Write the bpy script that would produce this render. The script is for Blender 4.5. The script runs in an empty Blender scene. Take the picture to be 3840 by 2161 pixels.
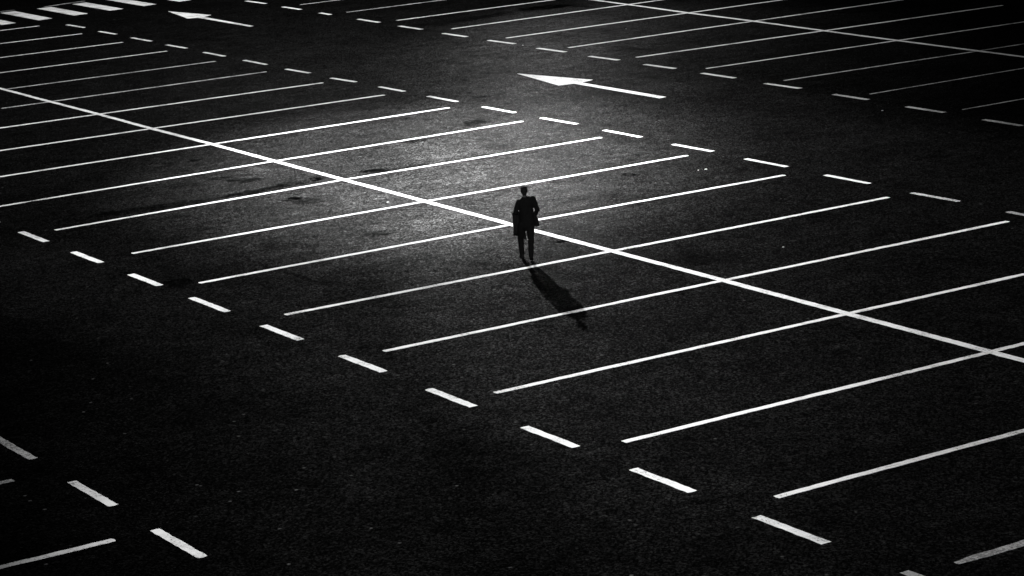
import bpy, bmesh, math, random
from mathutils import Vector, Matrix, noise

random.seed(7)
S = 1.78                                   # grid unit -> metres
SKY = .002
# lot lamps (the keys) and added unseen fill spots: name, place and aim in grid units, watts, cone, blend, radius of the light source
LAMPS = [
 ('key_lamp', (-26.58, 19.69, 14.18), (25.51, 2.9, 0), 1165992, 14.79, 1.0, .45),
 ('far_key_lamp', (-16.61, 23.57, 14.12), (7.07, 12.13, 0), 54000, 28.13, 1.0, .3),
 ('front_fill', (54.93, -20.36, 11.55), (25.59, -4.9, 0), 450000, 20.4, 1.0, .5),  # unseen fill added beside the camera, fading towards the frame edges
 ('overhead_fill', (-8.27, 12.69, 16.28), (-4.11, 8.72, 0), 46250, 110, 1.0, 1.0),  # unseen overhead fill, added to brighten the paint around the crossing
 ('side_fill', (5.0, -15.0, 33.17), (9.66, -2.13, 0), 143588, 43.91, 1.0, 1.0),  # unseen fill from the side, added to lift the paint
 ('pool_fill', (0.0, 10.61, 18.07), (13.85, 2.36, 0), 470000, 26.92, 1.0, .3),  # unseen spot, added to build up the pool of light
 ('far_side_fill', (-5.0, -10.0, 7.05), (21.26, -5.63, 0), 179594, 10.0, 1.0, .2),  # unseen narrow spot, added to lift the ground by the near dashes
]
sc = bpy.context.scene
COL = sc.collection

# ------------------------------------------------------------------ helpers
def link(name, me, mat=None, parent=None):
    o = bpy.data.objects.new(name, me)
    COL.objects.link(o)
    if mat is not None:
        me.materials.append(mat)
    if parent is not None:
        o.parent = parent
    return o

def tag(o, label=None, cat=None, group=None, kind=None):
    if label: o['label'] = label
    if cat: o['category'] = cat
    if group: o['group'] = group
    if kind: o['kind'] = kind
    return o

def smooth(me):
    for p in me.polygons:
        p.use_smooth = True

# ------------------------------------------------------------------ materials
class NT:
    """small node-tree writer"""
    def __init__(s, name):
        s.m = bpy.data.materials.new(name); s.m.use_nodes = True
        s.t = s.m.node_tree; s.b = s.t.nodes['Principled BSDF']
        s.geo = s.t.nodes.new('ShaderNodeNewGeometry')
        s.pos = s.geo.outputs['Position']
    def val(s, sock, v):
        if isinstance(v, bpy.types.NodeSocket): s.t.links.new(v, sock)
        else: sock.default_value = v
    def math(s, op, a, b=0.0, c=None, clamp=False):
        n = s.t.nodes.new('ShaderNodeMath'); n.operation = op; n.use_clamp = clamp
        s.val(n.inputs[0], a); s.val(n.inputs[1], b)
        if c is not None: s.val(n.inputs[2], c)
        return n.outputs[0]
    def noise(s, scale, detail=2.0, rough=0.5, vec=None, dim='3D', dist=0.0):
        n = s.t.nodes.new('ShaderNodeTexNoise'); n.noise_dimensions = dim
        s.t.links.new(vec or s.pos, n.inputs['Vector'])
        n.inputs['Scale'].default_value = scale; n.inputs['Detail'].default_value = detail
        n.inputs['Roughness'].default_value = rough; n.inputs['Distortion'].default_value = dist
        return n.outputs['Fac']
    def white(s, vec):
        n = s.t.nodes.new('ShaderNodeTexWhiteNoise'); n.noise_dimensions = '2D'
        s.t.links.new(vec, n.inputs['Vector']); return n.outputs['Value']
    def mapr(s, v, a, b, c, d, smooth=True):
        n = s.t.nodes.new('ShaderNodeMapRange'); n.clamp = True
        if smooth: n.interpolation_type = 'SMOOTHSTEP'
        s.val(n.inputs[0], v)
        for i, x in enumerate((a, b, c, d)): s.val(n.inputs[i+1], x)
        return n.outputs[0]
    def mapping(s, loc=(0,0,0), rot=0.0, scale=(1,1,1), typ='POINT'):
        n = s.t.nodes.new('ShaderNodeMapping'); n.vector_type = typ
        s.t.links.new(s.pos, n.inputs[0])
        n.inputs['Location'].default_value = loc
        n.inputs['Rotation'].default_value = (0, 0, rot)
        n.inputs['Scale'].default_value = scale
        return n.outputs[0]
    def grey(s, v):
        n = s.t.nodes.new('ShaderNodeCombineColor')
        for i in range(3): s.t.links.new(v, n.inputs[i])
        return n.outputs[0]

def plain(name, g, rough=0.8, spec=0.3, var=0.25, scale=30):
    k = NT(name)
    v = k.math('MULTIPLY', k.mapr(k.noise(scale, 3), .3, .7, 1-var, 1+var), g)
    k.t.links.new(k.grey(v), k.b.inputs['Base Color'])
    k.b.inputs['Roughness'].default_value = rough
    k.b.inputs['Specular IOR Level'].default_value = spec
    return k.m

# stains on the asphalt: (u, v, half-length, half-width, angle in degrees, strength), grid units
STAINS = [
 (14.61,-3.22,1.25,0.3,84.4,0.75),(14.62,-1.39,1.02,0.22,96.7,0.9),(14.45,-0.24,0.15,0.23,54.7,1.0),(13.62,-1.14,0.36,0.25,61.3,0.8),
 (13.11,-1.35,0.21,0.15,79.2,0.6),(15.71,-1.36,0.25,0.17,84.7,1.0),(16.06,-1.27,0.3,0.22,114.7,0.65),(11.19,-0.92,0.19,0.12,19.3,0.85),
 (11.26,-1.41,0.2,0.19,85.1,0.55),(11.66,-1.03,0.24,0.16,49.3,0.5),(14.57,0.75,0.26,0.26,87.0,0.95),(14.73,1.36,0.6,0.17,81.3,0.7),
 (14.83,2.5,0.81,0.14,84.5,0.5),(19.06,-1.65,0.15,0.15,65.2,0.6),(18.29,-1.3,0.09,0.12,43.0,0.7),(19.01,-1.7,0.27,0.17,48.6,0.6),
 (11.78,4.43,0.28,0.42,55.5,0.8),(12.59,2.7,0.25,0.19,65.7,0.65),(10.82,4.1,0.16,0.14,47.1,0.6),(13.48,3.98,0.12,0.17,60.2,0.45),
 (9.31,6.2,0.26,0.16,62.6,0.6),(-1.52,14.75,0.95,0.52,82.3,1.0),(-0.82,15.42,0.48,0.22,10.0,0.8),(-1.31,12.72,1.26,0.34,99.3,0.65),
 (-1.25,11.33,0.51,0.35,74.8,0.4),(18.08,3.43,0.16,0.17,59.1,1.0),(16.08,3.93,0.07,0.11,83.9,0.7),(21.4,-0.09,0.12,0.16,43.5,1.0),
 (6.21,11.88,0.79,0.23,4.2,0.4),(21.8,-1.74,0.16,0.17,44.1,0.5),(21.31,-3.81,0.27,0.15,9.7,0.45),(19.81,-5.34,0.31,0.31,55.9,0.7),
 (22.69,3.54,0.41,0.25,25.7,0.3),(18.76,-3.14,0.31,0.32,66.1,0.35),(16.34,0.73,0.32,0.2,69.2,0.3),(23.81,0.66,0.68,0.46,61.2,0.45),
 (13.19,-2.1,0.45,0.35,60.7,0.35),(19.94,-3.87,2.65,0.04,-0.4,0.6),(23.75,-3.91,1.98,0.04,-0.7,0.35),(23.93,-0.18,1.44,0.05,-8.2,0.4),
]
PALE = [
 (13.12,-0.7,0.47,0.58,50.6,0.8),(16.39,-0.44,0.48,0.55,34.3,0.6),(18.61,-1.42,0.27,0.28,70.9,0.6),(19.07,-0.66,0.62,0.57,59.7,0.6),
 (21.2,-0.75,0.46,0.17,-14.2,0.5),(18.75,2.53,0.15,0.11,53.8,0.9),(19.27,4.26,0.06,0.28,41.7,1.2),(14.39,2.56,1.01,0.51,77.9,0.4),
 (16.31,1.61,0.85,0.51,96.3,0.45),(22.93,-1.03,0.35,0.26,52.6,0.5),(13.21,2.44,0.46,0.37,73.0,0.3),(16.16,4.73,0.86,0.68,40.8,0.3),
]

def asphalt():
    k = NT('asphalt')
    # broad mottling, drawn out a little along the sweeping and driving direction
    m1 = k.noise(.35, 6, .62, vec=k.mapping(rot=math.radians(-18), scale=(1, 1, 1)))
    m2 = k.noise(1.6, 5, .6)
    m3 = k.noise(6.0, 4, .6, vec=k.mapping(rot=math.radians(25), scale=(1, 2.2, 1)))
    # aggregate: pale hard grains of one to five cm in dark binder
    g1 = k.noise(24, 3, .8)
    def cells(scale):
        vo = k.t.nodes.new('ShaderNodeTexVoronoi'); vo.inputs['Scale'].default_value = scale
        k.t.links.new(k.pos, vo.inputs['Vector'])
        c = k.t.nodes.new('ShaderNodeSeparateColor'); k.t.links.new(vo.outputs['Color'], c.inputs[0]); return c
    cell, cell2, cell4 = cells(24), cells(42), cells(75)
    grain = k.math('POWER', cell.outputs[0], 5.0)
    grain2 = k.math('POWER', cell2.outputs[0], 5.0)
    grain3 = k.math('POWER', cell4.outputs[0], 6.0)
    # sparse pale stones
    vo3 = k.t.nodes.new('ShaderNodeTexVoronoi'); vo3.inputs['Scale'].default_value = 2.6
    k.t.links.new(k.pos, vo3.inputs['Vector'])
    c3 = k.t.nodes.new('ShaderNodeSeparateColor'); k.t.links.new(vo3.outputs['Color'], c3.inputs[0])
    stone = k.math('MULTIPLY', k.mapr(vo3.outputs['Distance'], .05, .12, 1, 0), k.mapr(c3.outputs[1], .62, .95, 0, 1))
    def blobs(lst):
        tot = None
        warp = k.t.nodes.new('ShaderNodeVectorMath'); warp.operation = 'MULTIPLY_ADD'
        wn = k.t.nodes.new('ShaderNodeTexNoise'); wn.inputs['Scale'].default_value = 1.9; wn.inputs['Detail'].default_value = 6; wn.inputs['Roughness'].default_value = .65
        k.t.links.new(k.pos, wn.inputs['Vector'])
        k.t.links.new(wn.outputs['Color'], warp.inputs[0]); warp.inputs[1].default_value = (1.1, 1.1, 0)
        k.t.links.new(k.pos, warp.inputs[2])
        for (u, v, a, b, ang, st) in lst:
            n = k.t.nodes.new('ShaderNodeMapping'); n.vector_type = 'TEXTURE'
            k.t.links.new(warp.outputs[0], n.inputs[0])
            n.inputs['Location'].default_value = (u*S+.55, v*S+.55, 0)
            n.inputs['Rotation'].default_value = (0, 0, math.radians(ang))
            n.inputs['Scale'].default_value = (a*S, b*S, 1e3)
            ln = k.t.nodes.new('ShaderNodeVectorMath'); ln.operation = 'LENGTH'
            k.t.links.new(n.outputs[0], ln.inputs[0])
            s = k.mapr(ln.outputs['Value'], .55, 1.1, st, 0)
            tot = s if tot is None else k.math('MAXIMUM', tot, s)
        return tot
    stain = k.math('MULTIPLY', blobs(STAINS), k.mapr(k.noise(3.2, 5, .7), .36, .52, .35, 1.0))
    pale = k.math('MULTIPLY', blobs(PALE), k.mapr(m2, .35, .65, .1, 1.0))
    bright = k.math('MULTIPLY', k.mapr(m1, .3, .7, .8, 1.22), k.mapr(m2, .3, .7, .78, 1.22))
    bright = k.math('MULTIPLY', bright, k.mapr(m3, .3, .7, .86, 1.14))
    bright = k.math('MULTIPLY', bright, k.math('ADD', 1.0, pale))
    fine = k.math('ADD', k.math('MULTIPLY', grain, 2.6), k.math('MULTIPLY', grain2, 2.4))
    fine = k.math('ADD', .1, k.math('ADD', fine, k.math('MULTIPLY', grain3, .8)))
    fine = k.math('MULTIPLY', fine, k.mapr(g1, .35, .65, .7, 1.3))
    both = k.math('MULTIPLY', bright, fine)
    keep = k.math('SUBTRACT', 1.0, k.math('MULTIPLY', stain, .97))
    # short scuffs drawn out across the bays, where the sealing has worn off
    sc_ = k.noise(1.0, 6, .7, vec=k.mapping(rot=math.radians(-12), scale=(2.6, .55, 1)))
    both = k.math('MULTIPLY', both, k.mapr(sc_, .34, .46, .62, 1.0))
    both = k.math('MULTIPLY', both, k.mapr(sc_, .55, .68, 1.0, 1.35))
    both = k.math('MULTIPLY', k.math('MULTIPLY', both, keep), 1.02)
    base = k.math('ADD', k.math('MULTIPLY', both, BASE), k.math('MULTIPLY', stone, .05))
    # matt binder plus the weak sheen of traffic-polished stone
    out = k.t.nodes['Material Output']; k.t.nodes.remove(k.b)
    df = k.t.nodes.new('ShaderNodeBsdfDiffuse'); k.t.links.new(k.grey(base), df.inputs['Color'])
    gl = k.t.nodes.new('ShaderNodeBsdfGlossy'); gl.inputs['Roughness'].default_value = ROUGH
    k.t.links.new(k.grey(k.math('MULTIPLY', both, SPEC)), gl.inputs['Color'])
    ad = k.t.nodes.new('ShaderNodeAddShader')
    k.t.links.new(df.outputs[0], ad.inputs[0]); k.t.links.new(gl.outputs[0], ad.inputs[1]); k.t.links.new(ad.outputs[0], out.inputs['Surface'])
    return k.m
BASE, SPEC, ROUGH = .0005, .0098, .383

def paint(name, albedo=.8, wear=.12, contrast=.35):
    k = NT(name)
    n1 = k.noise(16, 5, .8); n2 = k.noise(1.1, 5, .65); n3 = k.noise(45, 2, .5)
    w = k.math('ADD', k.math('MULTIPLY', n1, .6), k.math('MULTIPLY', n2, .4))
    body = k.mapr(n3, .3, .7, albedo*(1-contrast*.5), albedo)
    body = k.math('MULTIPLY', body, k.mapr(n2, .3, .65, 1-contrast*.8, 1))
    chip = k.mapr(w, .27+wear, .35+wear, 0, 1)
    v = k.math('ADD', k.math('MULTIPLY', body, chip), k.math('MULTIPLY', k.math('SUBTRACT', 1, chip), .10))
    k.t.links.new(k.grey(v), k.b.inputs['Base Color'])
    k.b.inputs['Roughness'].default_value = .75
    k.b.inputs['Specular IOR Level'].default_value = .25
    return k.m

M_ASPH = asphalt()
M_PAINT = paint('white_road_paint', .80)
M_WORN_DIM = paint('worn_and_dimmed_road_paint', .55, .17, .5)  # worn lines, and lines whose weaker light is put into greyer paint
M_FAINT = paint('nearly_rubbed_off_paint', .40, .21, .6)
M_SUIT = plain('dark_suit_cloth', .0012, .9, .02)
M_COAT = plain('dark_coat_cloth', .0018, .9, .02)
M_SHIRT = plain('shirt_cloth', .003, .8, .2)
M_SHOE = plain('black_leather', .0015, .8, .02)
M_HAIR = plain('dark_hair', .002, .8, .03)
M_SKIN = plain('skin', .005, .7, .05)
M_PAPER = plain('white_paper', .7, .8, .2)

# ------------------------------------------------------------------ ground
bm = bmesh.new()
rings = [0, 40, 90, 200, 500, 1500]
prev = None
for i, r in enumerate(rings[1:]):
    ring = [bm.verts.new((20 + r*math.cos(a*math.tau/48), r*math.sin(a*math.tau/48), 0)) for a in range(48)]
    if prev is None: bm.faces.new(ring)
    else:
        for a in range(48): bm.faces.new((prev[a], ring[a], ring[(a+1) % 48], prev[(a+1) % 48]))
    prev = ring
me = bpy.data.meshes.new('ground'); bm.to_mesh(me); bm.free()
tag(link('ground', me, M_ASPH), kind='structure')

# ------------------------------------------------------------------ painted markings
Z1, Z2 = .004, .008
def strip(name, pts, w, mat, z=Z1, seed=0, widths=None, step=.16, rag=.010, ends=0.02):
    """painted strip along grid points pts (grid units), width w in grid units, slightly ragged edges and wavy run"""
    P = [Vector((a*S, b*S, 0)) for a, b in pts]
    bm = bmesh.new(); rnd = random.Random(seed)
    L = [0]
    for a, b in zip(P, P[1:]): L.append(L[-1] + (b-a).length)
    n = max(4, int(L[-1]/step)); org = (P[0]+P[-1])/2
    rows = []
    for i in range(n+1):
        t = L[-1]*i/n
        j = max(x for x in range(len(P)-1) if L[x] <= t + 1e-9) if t < L[-1] else len(P)-2
        f = (t-L[j])/(L[j+1]-L[j])
        c = P[j].lerp(P[j+1], f); d = (P[j+1]-P[j]).normalized(); q = Vector((-d.y, d.x, 0))
        ww = w*S*(widths(t/L[-1]) if widths else 1)
        c = c + q*(.012*noise.noise((t*.35, seed*3.7, 0)))
        h = ww/2
        a1 = h*(1+0) + rnd.uniform(-rag, rag) + .008*noise.noise((t*1.3, seed, 5)); a2 = h + rnd.uniform(-rag, rag) + .008*noise.noise((t*1.3, seed, 9))
        if i == 0: c = c + d*rnd.uniform(-ends, ends)
        mid = rnd.uniform(-.25, .25)*ww
        e = d*(rnd.uniform(-ends, ends)) if i in (0, n) else Vector()
        cut = (d if i == 0 else -d)*min(ww*.08, .03) if i in (0, n) else Vector()
        rows.append([c - q*max(a2, .004) + cut, c + q*mid*.5 + e - cut*.3, c + q*max(a1, .004) + cut])
    vs = [[bm.verts.new((v.x-org.x, v.y-org.y, 0)) for v in r] for r in rows]
    for a, b in zip(vs, vs[1:]):
        for x in (0, 1): bm.faces.new((a[x], b[x], b[x+1], a[x+1]))
    bmesh.ops.recalc_face_normals(bm, faces=bm.faces)
    if bm.faces and sum(f.normal.z for f in bm.faces) < 0: bmesh.ops.reverse_faces(bm, faces=bm.faces)
    me = bpy.data.meshes.new(name); bm.to_mesh(me); bm.free()
    o = link(name, me, mat); o.location = (org.x, org.y, z)
    return o

ORD = ['first','second','third','fourth','fifth','sixth','seventh','eighth','ninth','tenth','eleventh','twelfth','thirteenth','fourteenth','fifteenth','sixteenth','seventeenth']

MID = {
 -4:((-9.95,0),(-9.89,4.901)),-3:((-7.42,0),(-7.355,4.967)),-2:((-4.93,0),(-4.882,4.958)),-1:((-2.44,0.02),(-2.458,4.976)),
 0:((0.09,.05),(0.098,4.95)),1:((2.6,-1.056),(2.552,4.943)),2:((4.95,-5.07),(5.009,4.972)),3:((7.43,-5.07),(7.504,4.997)),
 4:((10.0,-5.07),(9.919,5.031)),5:((12.56,-5.08),(12.358,5.112)),6:((15.065,-5.095),(14.884,5.095)),7:((17.54,-4.957),(17.42,5.068)),
 8:((20.019,-5.084),(19.965,5.073)),9:((22.513,-5.072),(22.477,5.03)),10:((25.031,-5.069),(24.987,5.032)),11:((27.524,-5.079),(27.47,5.04)),
 12:((30.041,-5.101),(29.94,5.04)),13:((32.505,-5.071),(32.45,5.04)),14:((34.985,-5.052),(34.9,5.04))}
MIDX = {2:(4.972,.02),3:(7.451,.004),4:(9.964,.03),5:(12.412,.019),6:(14.868,.008),7:(17.457,.015),8:(19.94,.008),9:(22.498,.021),10:(25.002,.029),11:(27.497,.021),12:(29.992,.019)}
for kx in sorted(MID):
    a, b = MID[kx]; pts = [a, b]
    if kx in MIDX: pts = [a, (MIDX[kx][0], .02), b]
    wid = None
    if kx == 5:       # bite missing where the paint has gone
        wid = lambda t: .16 + .84*min(1, abs(t-.061)/.016) if abs(t-.061) < .016 else 1
    if kx == 14: wid = lambda t: 1.2 if t > .01 else .8
    w = {0:.10,1:.10}.get(kx, .105 if kx < 5 else .095)
    mat = M_WORN_DIM if kx in (0,1,14) else M_PAINT  # nearest line is greyed to stand in for weaker corner light
    o = strip('bay_line', pts, w, mat, Z1, 100+kx, wid)
    if kx <= 8:
        lab = f"white parking bay line crossing the solid line, {ORD[8-kx]} one beyond the walking man"
        if kx == 5: lab = "white bay line with a bite of paint missing near its end, fourth beyond the man"
        if kx == 0: lab = "grey worn bay line that ends on the solid centre line, ninth beyond the walking man"
        if kx == 1: lab = "thin bay line stopping short just past the solid line, eighth beyond the walking man"
    elif kx == 9: lab = "white bay line just in front of the man's feet, crossed by his legs' shadow"
    elif kx == 10: lab = "white bay line crossed by the shadow of the man's shoulders"
    elif kx == 14: lab = "short stretch of thick grey bay line at the bottom corner, nearest the camera"
    else: lab = f"white parking bay line in the middle block, {ORD[kx-9]} one in front of the walking man"
    tag(o, lab, 'parking line', 'bay lines of the middle parking block')

o = strip('centre_line', [(-8,-.02),(2.532,-.002),(4.972,.02),(7.451,.004),(9.964,.03),(12.412,.019),(14.868,.008),(17.457,.015),(19.94,.008),(22.498,.021),(25.0,.029),(27.497,.021),(29.992,.019),(34,.02),(40,.02)], .125, M_PAINT, Z2, 1, widths=lambda t: .76+.24*min(1, t/.7))
tag(o, "thick solid white line running past the man through the middle of his parking block", 'parking line')

FARN = [(-7.757,11.221),(-5.19,11.196),(-2.603,11.131),(-.037,11.131),(2.452,11.062),(4.975,11.059),(7.427,11.112),(9.907,11.088),(12.41,11.103),(14.97,11.055),(17.559,10.979)]
SP2 = [(-2.7,16.33),(-.175,16.277),(2.424,16.183),(4.937,16.179),(7.543,16.088),(10.027,16.038),(12.52,16.007)]
for j, a in enumerate(FARN):
    u = a[0]
    mid = {3:-.175,4:2.424,5:4.937,6:7.543,7:10.027,8:12.52}.get(j)
    if mid is not None:
        pts = [a, (mid, SP2[j-2][1]), (2*mid-u-.02, 21.3)]
    else:
        pts = [a, (u-.12, 21.3)]
    faint = j >= 8  # light falloff put into the colour: greyer paint on the last lines
    o = strip('bay_line', pts, .105 if j < 7 else (.08 if j < 9 else .06), M_WORN_DIM if faint or j < 2 else M_PAINT, Z1, 200+j)
    lab = f"bay line beyond the big arrow's lane, {ORD[j]} in the far parking block"
    lab = ("faint grey " if faint else "thin white ") + lab
    if j == 10: lab = "faint short bay line at the picture's edge, last in the far parking block"
    tag(o, lab, 'parking line', 'bay lines of the far parking block')
o = strip('centre_line', [(-6,16.4)]+SP2+[(18,15.95),(26,15.9)], .12, M_PAINT, Z2, 2)
tag(o, "solid white line through the far parking block, fading into the dark", 'parking line')

for j, (a, b) in enumerate([((26.88,-10.49),(26.95,-15.6)),((29.37,-10.47),(29.45,-15.6))]):
    o = strip('bay_line', [a, b], .1, M_WORN_DIM if j == 0 else M_PAINT, Z1, 300+j)  # stub at the edge painted greyer in place of dimmer light
    tag(o, ["short grey stub of a bay line at the left edge of the nearest block",
            "white bay line in the bottom corner, pointing to the nearest dashed row"][j], 'parking line', 'bay lines of the nearest parking block')

# dashed rows
D_NEAR = [(12.85,13.82),(14.76,15.79),(16.77,17.78),(18.78,19.76),(20.75,21.82),(22.8,23.83),(24.85,25.86),(26.85,27.84),(28.85,29.865),(30.865,31.85),(32.84,33.85),(34.84,35.85)]
for i, (a, b) in enumerate(D_NEAR):
    v = -5.535 if i < 8 else -5.55
    if i == 11: v = -5.52
    o = strip('road_dash', [(a, v), (b, v)], .108, M_PAINT if i < 11 else M_WORN_DIM, Z1, 400+i, step=.12, ends=.03)  # last dash painted greyer, imitating the dimmer corner
    lab = f"thick white dash, {ORD[i]} from the far end of the row before the man"
    if i == 0: lab = "sliver of a dash at the picture's edge, farthest of the row before the man"
    if i == 10: lab = "dash with small chips along its edge, second nearest of the row before the man"
    if i == 11: lab = "dash cut off by the bottom of the picture, nearest of the row before the man"
    tag(o, lab, 'road marking', 'dashes along the near side of the middle block')
D_MID = [(-9.46,5.46,-8.45,5.51),(-7.41,5.44,-6.45,5.48),(-5.47,5.45,-4.44,5.48),(-3.49,5.44,-2.49,5.48),(-1.5,5.44,-.46,5.45),(.51,5.44,1.57,5.45),(2.57,5.41,3.55,5.46),(4.56,5.41,5.5,5.48),(6.47,5.47,7.44,5.49),(8.36,5.49,9.43,5.51),(10.36,5.51,11.42,5.54),(12.3,5.54,13.38,5.59),(14.31,5.55,15.4,5.57),(16.39,5.52,17.45,5.57),(18.38,5.52,19.45,5.53),(20.42,5.5,21.47,5.51),(22.47,5.47,23.46,5.51),(24.5,5.48,25.5,5.5)]
for i, (a, b, c, d) in enumerate(D_MID):
    o = strip('road_dash', [(a, b), (c, d)], .1, M_PAINT if i < 16 else M_WORN_DIM, Z1, 430+i, step=.12, ends=.03)  # last dashes carry the fading light as greyer paint
    lab = f"white dash between the middle block and the arrows, {(ORD+['eighteenth'])[i]} from the crossing"
    tag(o, lab, 'road marking', 'dashes along the far side of the middle block')
D_FAR = [(-9.91,10.76,-8.84,10.79),(-7.79,10.73,-6.79,10.74),(-5.74,10.71,-5.11,10.69),(-3.73,10.68,-2.64,10.68),(-1.63,10.64,-.58,10.65),(.47,10.59,1.48,10.62),(2.44,10.61,3.44,10.67),(4.47,10.6,5.49,10.65),(6.45,10.61,7.46,10.67),(8.4,10.65,9.4,10.7),(10.34,10.67,11.38,10.69),(12.41,10.64,13.42,10.68),(14.43,10.63,15.43,10.63),(16.55,10.57,17.55,10.57),(18.57,10.52,19.55,10.51)]
for i, (a, b, c, d) in enumerate(D_FAR):
    o = strip('road_dash', [(a, b), (c, d)], .118, M_WORN_DIM if i > 11 else M_PAINT, Z1, 460+i, step=.12, ends=.03)  # dashes towards the dark end: missing light painted as grey
    lab = f"white dash beyond the arrows, {ORD[i]} along the edge of the far block"
    if i == 2: lab = "half-length white dash beyond the arrows, third along the far block's edge"
    if i > 11: lab = f"dim grey dash beyond the arrows, {ORD[i]} along the edge of the far block"
    tag(o, lab, 'road marking', 'dashes along the far parking block')
D_BL = [(25.2,26.31),(27.345,28.39),(29.35,30.39)]
for i, (a, b) in enumerate(D_BL):
    o = strip('road_dash', [(a, -10.035 if i == 0 else -10.045), (b, -10.035 if i == 0 else -10.045)], .1, M_WORN_DIM if i == 0 else M_PAINT, Z1, 480+i, step=.12, ends=.03)  # edge dash greyed in its paint to imitate light falloff
    tag(o, ["grey dash at the picture's edge, farthest of the nearest dashed row",
            "speckled white dash, middle one of the three in the nearest dashed row",
            "bright white dash in the bottom corner, nearest of its dashed row"][i], 'road marking', 'dashes along the nearest parking block')

# arrows (one outline, tip first, in grid units)
def poly(name, pts, mat, z=Z1, seed=0, step=.1):
    rnd = random.Random(seed); out = []
    P = [Vector((a*S, b*S)) for a, b in pts]
    for a, b in zip(P, P[1:]+P[:1]):
        n = max(1, int((b-a).length/step))
        for i in range(n):
            c = a.lerp(b, i/n)
            if i: c += Vector((rnd.uniform(-.006, .006), rnd.uniform(-.006, .006)))
            out.append(c)
    org = sum(out, Vector((0, 0)))/len(out)
    bm = bmesh.new(); f = bm.faces.new([bm.verts.new((c.x-org.x, c.y-org.y, 0)) for c in out])
    f.normal_update()
    if f.normal.z < 0: f.normal_flip()
    bmesh.ops.triangulate(bm, faces=[f])
    me = bpy.data.meshes.new(name); bm.to_mesh(me); bm.free()
    o = link(name, me, mat); o.location = (org.x, org.y, z); return o
tag(poly('road_arrow', [(7.28,8.25),(9.33,7.91),(9.38,8.24),(12.22,8.26),(12.20,8.44),(9.41,8.42),(9.27,8.77)], M_PAINT, seed=1),
    "large white arrow painted on the lane beyond the man, brightly lit", 'road arrow', 'arrows painted along the lane')
tag(poly('road_arrow', [(-9.72,8.38),(-7.77,8.02),(-7.68,8.26),(-4.79,8.27),(-4.83,8.40),(-7.66,8.43),(-7.88,8.74)], M_PAINT, seed=2),
    "smaller distant white arrow near the zebra crossing, at the top of the picture", 'road arrow', 'arrows painted along the lane')

# zebra crossing
BARS = [(4.28,4.74,-13.65,-11.0),(5.32,5.76,-13.65,-11.05),(6.36,6.80,-13.65,-11.18),(7.42,7.86,-13.75,-11.3),(8.45,8.88,-13.85,-11.42),(9.5,9.92,-13.9,-11.46),(10.55,10.97,-13.95,-11.5)]
for i, (v0, v1, u0, u1) in enumerate(BARS[:6]):
    o = poly('crossing_stripe', [(u0, v0),(u1, v0+.03),(u1-.05, v1),(u0-.02, v1-.02)], M_PAINT, seed=20+i)
    tag(o, [ "zebra crossing stripe mostly cut off by the left edge of the picture",
             "whole zebra stripe with a worn grey corner, closest to the left edge",
             "zebra crossing stripe whose tip touches the rubbed thin grey line",
             "zebra crossing stripe under the far end of the rubbed thin grey line",
             "zebra crossing stripe cut along its upper side by the picture's top edge",
             "zebra crossing stripe nearest the small arrow, only its lower corner showing"][i], 'crossing stripe', 'stripes of the zebra crossing')
o = strip('rubbed_line', [(-13.83,6.66),(-14.0,7.3),(-14.12,7.95)], .16, M_FAINT, Z2, 31)
tag(o, "thin rubbed grey line joining the tips of two zebra stripes", 'road marking', 'rubbed paint traces by the crossing')
o = strip('rubbed_line', [(-13.91,5.2),(-13.92,5.85)], .16, M_FAINT, Z2, 32)
tag(o, "short rubbed grey paint trace at the tip of the zebra stripe by the picture's edge", 'road marking', 'rubbed paint traces by the crossing')

# scraps of litter
def scrap(u, v, s, lab, seed):
    rnd = random.Random(seed); bm = bmesh.new()
    n = 9; c = bm.verts.new((0, 0, s*.5)); ring = []
    for i in range(n):
        a = i*math.tau/n; r = s*rnd.uniform(.55, 1.1)
        ring.append(bm.verts.new((r*math.cos(a), r*math.sin(a), rnd.uniform(0, .35)*s)))
    low = [bm.verts.new((x.co.x*.7, x.co.y*.7, 0)) for x in ring]
    for i in range(n):
        bm.faces.new((c, ring[i], ring[(i+1) % n])); bm.faces.new((ring[i], low[i], low[(i+1) % n], ring[(i+1) % n]))
    bm.faces.new(low[::-1])
    me = bpy.data.meshes.new('paper_scrap'); bm.to_mesh(me); bm.free()
    o = link('paper_scrap', me, M_PAPER); o.location = (u*S, v*S, .001)
    tag(o, lab, 'litter', 'scraps of litter on the asphalt')

for i, (u, v, s_, lab) in enumerate([
    (17.08,-.43,.05,"bright white scrap lying by the solid line, between two bay lines beyond the man"),
    (18.64,4.53,.045,"bright white scrap near the dashes, larger of a close pair beyond the man"),
    (18.61,4.40,.03,"dimmer scrap near the dashes, smaller of a close pair beyond the man"),
    (3.81,10.64,.035,"tiny pale scrap between two dashes of the far dashed row"),
    (3.51,13.63,.035,"tiny pale scrap between two bay lines of the far block"),
    (24.01,1.81,.03,"tiny pale scrap in the dark bay nearer the camera, off to the man's side"),
    (16.55,10.01,.04,"faint scrap lying alone in the dark lane beyond the far dashes' end")]):
    scrap(u, v, s_, lab, i)

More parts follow.
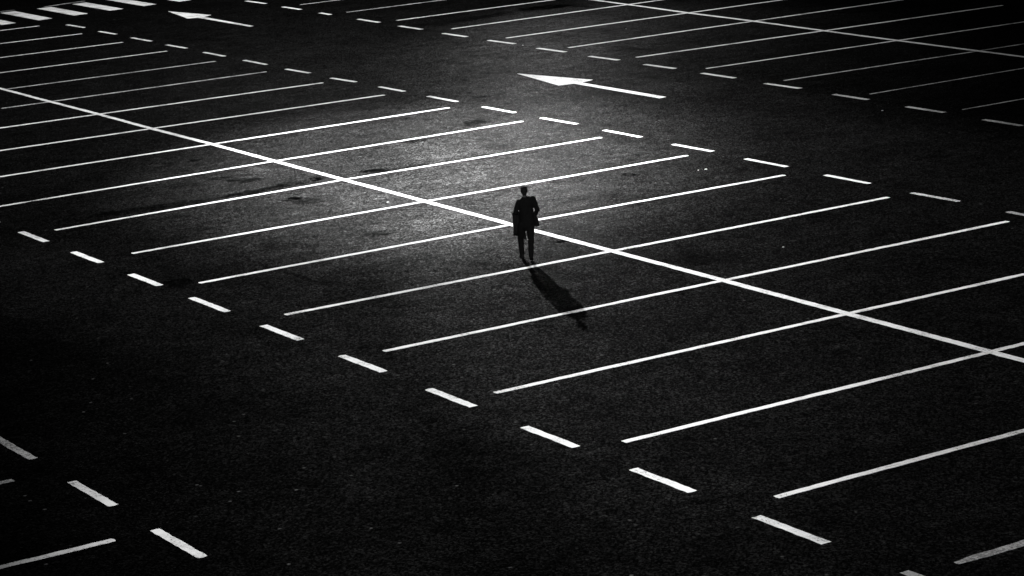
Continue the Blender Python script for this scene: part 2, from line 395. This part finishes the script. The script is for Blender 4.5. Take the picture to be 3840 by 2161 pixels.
# ------------------------------------------------------------------ the walking man (local frame: x to his right, y the way he walks, z up)
def ring_loft(bm, rings, seg=28, cap=True):
    """rings: (centre, rx, ry[, normal axis frame]) stacked; ellipse in the plane given by two axes"""
    prev = None; first = None
    for r in rings:
        c, rx, ry = Vector(r[0]), r[1], r[2]
        ax, ay = (Vector(r[3]).normalized(), Vector(r[4]).normalized()) if len(r) > 3 else (Vector((1, 0, 0)), Vector((0, 1, 0)))
        vs = []
        for i in range(seg):
            a = i*math.tau/seg; ca, sa = math.cos(a), math.sin(a)
            p = .85
            ca = math.copysign(abs(ca)**p, ca); sa = math.copysign(abs(sa)**p, sa)
            vs.append(bm.verts.new(c + ax*rx*ca + ay*ry*sa))
        if prev:
            for i in range(seg): bm.faces.new((prev[i], prev[(i+1) % seg], vs[(i+1) % seg], vs[i]))
        else: first = vs
        prev = vs
    if cap:
        bm.faces.new(first[::-1]); bm.faces.new(prev)

def limb(bm, pts, seg=16, flat=1.0):
    """tapered tube with round ends through (x, y, z, radius) points"""
    P = [Vector(p[:3]) for p in pts]; R = [p[3] for p in pts]
    rings = []
    for i, p in enumerate(P):
        d = (P[min(i+1, len(P)-1)] - P[max(i-1, 0)]).normalized()
        ref = Vector((0, 1, 0)) if abs(d.y) < .8 else Vector((0, 0, 1))
        ax = d.cross(ref).normalized(); ay = ax.cross(d).normalized()
        r = R[i]
        if i == 0:
            for q in (.98, .75, .45): rings.append((p - d*r*q, r*math.sqrt(1-q*q), r*math.sqrt(1-q*q)*flat, ax, ay))
        rings.append((p, r, r*flat, ax, ay))
        if i == len(P)-1:
            for q in (.45, .75, .98): rings.append((p + d*r*q, r*math.sqrt(1-q*q), r*math.sqrt(1-q*q)*flat, ax, ay))
    # the frame has ax x ay = -d : keep a consistent winding by mirroring ay
    rings = [(c, a, b, ax, -ay) for (c, a, b, ax, ay) in rings]
    ring_loft(bm, rings, seg)

def ball(bm, c, rx, ry, rz, rot=None):
    m = Matrix.Translation(c) @ (rot or Matrix.Identity(4)) @ Matrix.Diagonal((rx, ry, rz, 1))
    bmesh.ops.create_uvsphere(bm, u_segments=24, v_segments=16, radius=1, matrix=m)

def fuse(name, bm, mat, parent, voxel, sm=4, displace=0.0, seed=0.0):
    """fuse overlapping closed pieces into one continuous skin"""
    bmesh.ops.recalc_face_normals(bm, faces=bm.faces)
    me = bpy.data.meshes.new(name + '_raw'); bm.to_mesh(me); bm.free()
    t = bpy.data.objects.new(name + '_raw', me); COL.objects.link(t)
    r = t.modifiers.new('r', 'REMESH'); r.mode = 'VOXEL'; r.voxel_size = voxel
    if sm:
        s_ = t.modifiers.new('s', 'SMOOTH'); s_.factor = .5; s_.iterations = sm
    dg = bpy.context.evaluated_depsgraph_get()
    new = bpy.data.meshes.new_from_object(t.evaluated_get(dg))
    new.name = name
    bpy.data.objects.remove(t); bpy.data.meshes.remove(me)
    if displace:
        for v in new.vertices:
            p = v.co
            f = noise.noise((p.x*9+seed, p.y*9, p.z*4)) + .6*noise.noise((p.x*22, p.y*22+seed, p.z*9))
            v.co = p + v.normal*displace*f
    new.materials.clear()
    smooth(new)
    return link(name, new, mat, parent)

man = bpy.data.objects.new('person', None); COL.objects.link(man)
MAN_POS = (22.10*S, -1.13*S, 0)
WALK = math.radians(147.68)                # heading in the ground plane
man.location = MAN_POS; man.rotation_euler = (0, 0, WALK - math.pi/2)
tag(man, "man in a dark suit walking alone, a silhouette trailing a long shadow", 'person')

# joints
SH_L, SH_R = Vector((-.125, 0, 1.455)), Vector((.245, 0, 1.525))
EL_L, EL_R = Vector((-.215, .01, 1.185)), Vector((.325, -.03, 1.235))
WR_L, WR_R = Vector((-.13, .24, 1.12)), Vector((.235, .12, 1.03))
HIP_L, HIP_R = Vector((-.055, 0, .90)), Vector((.135, 0, .90))
KN_L, KN_R = Vector((-.115, .17, .51)), Vector((.135, -.03, .50))
AN_L, AN_R = Vector((-.10, .25, .10)), Vector((.115, -.27, .15))
HEAD = Vector((.030, .02, 1.705))

def finger(bm, base, d, up, L, r, curl):
    p = Vector(base); d = Vector(d).normalized(); up = Vector(up).normalized()
    pts = [(*p, r)]
    for k, f in enumerate((.45, .3, .25)):
        p = p + d*L*f
        pts.append((*p, r*(1-.12*(k+1))))
        d = (d*math.cos(curl) - up*math.sin(curl)).normalized()
    limb(bm, pts, 8)

def hand(bm, wrist, d, up, side, curl):
    """palm, four unequal bent fingers, and a thumb leaving the side of the palm; `side` = unit vector towards the thumb"""
    d, up, side = Vector(d).normalized(), Vector(up).normalized(), Vector(side).normalized()
    c = wrist + d*.05
    for t in (-.028, -.009, .01, .028):
        limb(bm, [(*(wrist + side*t*.6), .017), (*(c + side*t*.9), .017), (*(wrist + d*.095 + side*t), .0125)], 8)
    for t, L in ((.030, .072), (.010, .082), (-.010, .076), (-.029, .060)):
        finger(bm, wrist + d*.092 + side*t, d + side*t*1.5, up, L, .0095, curl)
    finger(bm, wrist + d*.035 + side*.030, d*.6 + side*.9, up, .065, .011, curl*.5)

# body: one continuous skin from head to ankles, hands included
bm = bmesh.new()
ball(bm, HEAD, .074, .094, .108)
ball(bm, HEAD + Vector((0, .030, -.060)), .052, .058, .052)                       # jaw
limb(bm, [(.030, .088, 1.70, .013), (.030, .112, 1.678, .014)], 10)               # nose
for sx in (-1, 1):
    ball(bm, HEAD + Vector((sx*.074, -.005, -.012)), .009, .020, .031)            # ears
    ball(bm, HEAD + Vector((sx*.030, .083, .020)), .020, .014, .008)              # brows
    ball(bm, HEAD + Vector((sx*.030, .082, .000)), .014, .012, .010)              # eyes
ball(bm, HEAD + Vector((0, .086, -.062)), .024, .010, .009)                       # mouth
limb(bm, [(.045, -.01, 1.50, .056), (.036, 0, 1.57, .052), (.030, .012, 1.64, .052)])
ring_loft(bm, [((.045, 0, .86), .145, .10), ((.045, 0, .96), .150, .105), ((.045, 0, 1.10), .135, .095), ((.052, 0, 1.28), .155, .105), ((.060, 0, 1.42), .160, .10), ((.060, 0, 1.50), .11, .08), ((.055, 0, 1.55), .06, .06)])
for A, B, Cc in ((SH_L, EL_L, WR_L), (SH_R, EL_R, WR_R)):
    limb(bm, [(*A, .050), (*A.lerp(B, .5), .044), (*B, .038), (*B.lerp(Cc, .4), .037), (*Cc, .026)])
hand(bm, WR_L, (.5, .8, -.15), (0, .2, 1), (.7, -.3, .5), .55)
hand(bm, WR_R, (-.35, .45, -.75), (.75, .5, 0), (-.3, .8, .3), .35)
for A, B, Cc in ((HIP_L, KN_L, AN_L), (HIP_R, KN_R, AN_R)):
    limb(bm, [(*A, .085), (*A.lerp(B, .5), .070), (*B, .053), (*(B.lerp(Cc, .35) + Vector((0, -.01, 0))), .052), (*B.lerp(Cc, .8), .036), (*Cc, .036)])
fuse('body', bm, M_SKIN, man, .0065, 3)

# hair: cap with a swept-up front and uneven top
bm = bmesh.new()
ball(bm, HEAD + Vector((0, -.014, .022)), .084, .098, .100)
ball(bm, HEAD + Vector((-.020, .045, .085)), .058, .050, .040)
ball(bm, HEAD + Vector((.012, .00, .085)), .058, .075, .044)
ball(bm, HEAD + Vector((-.052, .00, .070)), .034, .055, .036)
ball(bm, HEAD + Vector((0, -.062, -.030)), .060, .036, .056)
fuse('hair', bm, M_HAIR, man, .007, 2, .006, 3)

# shirt collar
bm = bmesh.new()
ring_loft(bm, [((.045, -.005, 1.535), .072, .068), ((.040, 0, 1.575), .064, .062), ((.036, .004, 1.598), .062, .060)])
fuse('shirt_collar', bm, M_SHIRT, man, .007, 1)

# jacket with sleeves, lapels, square shoulders and a skirt pushed out on his right
bm = bmesh.new()
ring_loft(bm, [
  ((.092, .00, .835), .186, .120), ((.080, .00, .92), .190, .125), ((.062, 0, 1.03), .176, .122), ((.055, 0, 1.13), .168, .118),
  ((.056, 0, 1.27), .174, .118), ((.062, 0, 1.39), .192, .118), ((.064, 0, 1.46), .200, .104, (1, 0, .14), (0, 1, 0)),
  ((.062, -.005, 1.515), .190, .082, (1, 0, .16), (0, 1, 0)), ((.055, -.005, 1.552), .110, .070, (1, 0, .12), (0, 1, 0)), ((.048, -.005, 1.575), .070, .062)], 40)
ball(bm, SH_L + Vector((.008, 0, .004)), .054, .060, .046); ball(bm, SH_R + Vector((-.006, 0, -.002)), .056, .060, .046)
limb(bm, [(*(SH_L + Vector((.01, 0, 0))), .062), (*SH_L.lerp(EL_L, .5), .059), (*EL_L, .054), (*EL_L.lerp(WR_L, .5), .050), (*WR_L.lerp(EL_L, .06), .043)])
limb(bm, [(*(SH_R + Vector((-.01, 0, 0))), .064), (*SH_R.lerp(EL_R, .5), .060), (*EL_R, .055), (*EL_R.lerp(WR_R, .5), .050), (*WR_R.lerp(EL_R, .06), .043)])
# flared skirt over the hip
ring_loft(bm, [((.215, .03, .828), .150, .055), ((.212, .03, .90), .145, .058), ((.200, .03, 1.00), .135, .062), ((.180, .03, 1.10), .110, .060), ((.16, .03, 1.16), .075, .05)], 28)
for sx in (-1, 1):
    limb(bm, [(.048+sx*.055, .055, 1.53, .016), (.050+sx*.070, .105, 1.42, .020), (.055+sx*.03, .122, 1.22, .014)], 8)
fuse('jacket', bm, M_SUIT, man, .010, 3, .010, 1)

# trousers
bm = bmesh.new()
ring_loft(bm, [((.040, .01, .735), .050, .055), ((.045, 0, .79), .115, .080), ((.045, 0, .84), .160, .112), ((.045, 0, .92), .158, .112), ((.045, 0, 1.00), .148, .108)])
for A, B, Cc in ((HIP_L, KN_L, AN_L), (HIP_R, KN_R, AN_R)):
    hem = B.lerp(Cc, .97)
    limb(bm, [(*A, .104), (*A.lerp(B, .3), .100), (*A.lerp(B, .7), .087), (*B, .074), (*B.lerp(Cc, .5), .067), (*B.lerp(Cc, .85), .062), (*hem, .061)])
fuse('trousers', bm, M_SUIT, man, .009, 2, .010, 2)

# shoes: sole, heel and upper
def shoe(ank, yaw, pitch):
    bm = bmesh.new()
    ring_loft(bm, [((0, -.075, .030), .030, .028, (1, 0, 0), (0, 0, 1)), ((0, -.055, .040), .038, .040, (1, 0, 0), (0, 0, 1)), ((0, 0, .048), .040, .048, (1, 0, 0), (0, 0, 1)),
        ((0, .06, .040), .042, .040, (1, 0, 0), (0, 0, 1)), ((0, .12, .031), .048, .030, (1, 0, 0), (0, 0, 1)), ((0, .17, .027), .044, .025, (1, 0, 0), (0, 0, 1)), ((0, .205, .022), .024, .016, (1, 0, 0), (0, 0, 1))], 20)
    limb(bm, [(0, -.03, .05, .042), (0, -.03, .10, .043)])
    ring_loft(bm, [((0, -.045, 0), .038, .042), ((0, -.045, .022), .036, .040)])
    ring_loft(bm, [((0, .105, .002), .048, .092), ((0, .105, .016), .048, .092)])
    rot = Matrix.Rotation(yaw, 4, 'Z') @ Matrix.Rotation(pitch, 4, 'X')
    bmesh.ops.transform(bm, matrix=rot, verts=bm.verts)
    low = min(v.co.z for v in bm.verts)
    bmesh.ops.translate(bm, verts=bm.verts, vec=(ank.x, ank.y + .01, .004 - low))
    fuse('shoe', bm, M_SHOE, man, .006, 1)
shoe(AN_L, math.radians(12), 0)
shoe(AN_R, math.radians(-6), math.radians(-24))

# ------------------------------------------------------------------ coat folded over his left forearm
bm = bmesh.new()
def coat_pt(s, t, off):
    """s 0..1 from outer edge to inner edge; t -1..1 over the forearm, off = which side of the cloth"""
    x = -.300 + .325*s - .03*max(0, abs(t)-.2)*(1-s)
    fold = .022*math.sin(s*17 + 1.2) * min(1, abs(t)*1.6) + .012*math.sin(s*31 + t*3)
    top = 1.155 - .035*s
    near_ = t < 0
    if near_: bottom = .66 - .10*s if s < .45 else (.56 - .06*min(1, (s-.45)/.15)); 
    else: bottom = .56 - .05*s
    a = abs(t)
    R_ = .068
    if a < .14:
        ang = (a/.14)*math.pi/2
        z = top - R_ + R_*math.cos(ang); y = R_*math.sin(ang)
    else:
        f = (a-.14)/.86
        z = (top - R_) + (bottom - top + R_)*f; y = R_ + .03*f
    y = (-y if near_ else y) + fold
    edge = .035*math.sin(math.pi*min(1, a))*(.5-s) + (.018*noise.noise((s*2, a*3, 1)))
    swing = .03*(a**2)*(1 if s < .5 else .4)
    n = .012*off
    return Vector((x + edge - (.0 if s > .5 else -swing), .215 + .02*s + y + (n if not near_ else -n), z + (off*.010 if a < .14 else 0)))
NS, NTT = 36, 64
grid = {}
for k, off in enumerate((0, 1)):
    for i in range(NS+1):
        for j in range(NTT+1):
            grid[k, i, j] = bm.verts.new(coat_pt(i/NS, -1 + 2*j/NTT, off))
for i in range(NS):
    for j in range(NTT):
        bm.faces.new((grid[0, i, j], grid[0, i+1, j], grid[0, i+1, j+1], grid[0, i, j+1]))
        bm.faces.new((grid[1, i, j], grid[1, i, j+1], grid[1, i+1, j+1], grid[1, i+1, j]))
for i in range(NS):
    bm.faces.new((grid[0, i, 0], grid[1, i, 0], grid[1, i+1, 0], grid[0, i+1, 0]))
    bm.faces.new((grid[0, i, NTT], grid[0, i+1, NTT], grid[1, i+1, NTT], grid[1, i, NTT]))
for j in range(NTT):
    bm.faces.new((grid[0, 0, j], grid[0, 0, j+1], grid[1, 0, j+1], grid[1, 0, j]))
    bm.faces.new((grid[0, NS, j], grid[1, NS, j], grid[1, NS, j+1], grid[0, NS, j+1]))
bmesh.ops.recalc_face_normals(bm, faces=bm.faces)
coat_root = bpy.data.objects.new('coat', None); COL.objects.link(coat_root)
coat_root.location = MAN_POS; coat_root.rotation_euler = (0, 0, WALK - math.pi/2)
tag(coat_root, "dark coat folded over the walking man's left forearm, hanging to his knee", 'coat')
me = bpy.data.meshes.new('coat_body'); bm.to_mesh(me); bm.free(); smooth(me)
link('coat_body', me, M_COAT, coat_root)
# hanging sleeve
bm = bmesh.new()
limb(bm, [(-.22, .13, 1.10, .035), (-.235, .115, .98, .040), (-.225, .12, .84, .041), (-.205, .12, .72, .038)], 14, .6)
fuse('sleeve', bm, M_COAT, coat_root, .008, 2, .010, 5)

# ------------------------------------------------------------------ camera
cam = bpy.data.cameras.new('camera'); co = bpy.data.objects.new('camera', cam); COL.objects.link(co)
F, CX, CY, CZ, RX, RZ, RO = 9496.0, 50.6599, -19.1949, 7.52585, 1.340994, 1.013286, -0.054247
cam.sensor_fit = 'HORIZONTAL'; cam.sensor_width = 36; cam.lens = 36*F/3840
co.matrix_world = Matrix.Translation((CX*S, CY*S, CZ*S)) @ Matrix.Rotation(RZ, 4, 'Z') @ Matrix.Rotation(RX, 4, 'X') @ Matrix.Rotation(RO, 4, 'Z')
cam.clip_end = 3000; cam.clip_start = .5
sc.camera = co

# ------------------------------------------------------------------ light
w = bpy.data.worlds.new('World'); sc.world = w; w.use_nodes = True
sky = w.node_tree.nodes.new('ShaderNodeTexSky'); sky.sky_type = 'NISHITA'; sky.sun_disc = False
sky.sun_elevation = math.radians(15); sky.sun_rotation = math.radians(-68)
bw = w.node_tree.nodes.new('ShaderNodeRGBToBW')
bg = w.node_tree.nodes['Background']
w.node_tree.links.new(sky.outputs[0], bw.inputs[0]); w.node_tree.links.new(bw.outputs[0], bg.inputs['Color'])
bg.inputs['Strength'].default_value = SKY

def spot(name, loc, aim, power, size, blend, radius):
    l = bpy.data.lights.new(name, 'SPOT'); l.energy = power; l.spot_size = math.radians(size); l.spot_blend = blend; l.shadow_soft_size = radius
    o = bpy.data.objects.new(name, l); COL.objects.link(o); o.location = loc
    o.rotation_euler = (Vector(aim) - Vector(loc)).to_track_quat('-Z', 'Y').to_euler()
    return o
for (n, loc, aim, e, sz, bl, rad) in LAMPS:
    spot(n, tuple(c*S for c in loc), tuple(c*S for c in aim), e, sz, bl, rad)

sc.view_settings.view_transform = 'Standard'; sc.view_settings.look = 'None'
sc.view_settings.exposure = 0; sc.view_settings.gamma = 1
sc.cycles.max_bounces = 4
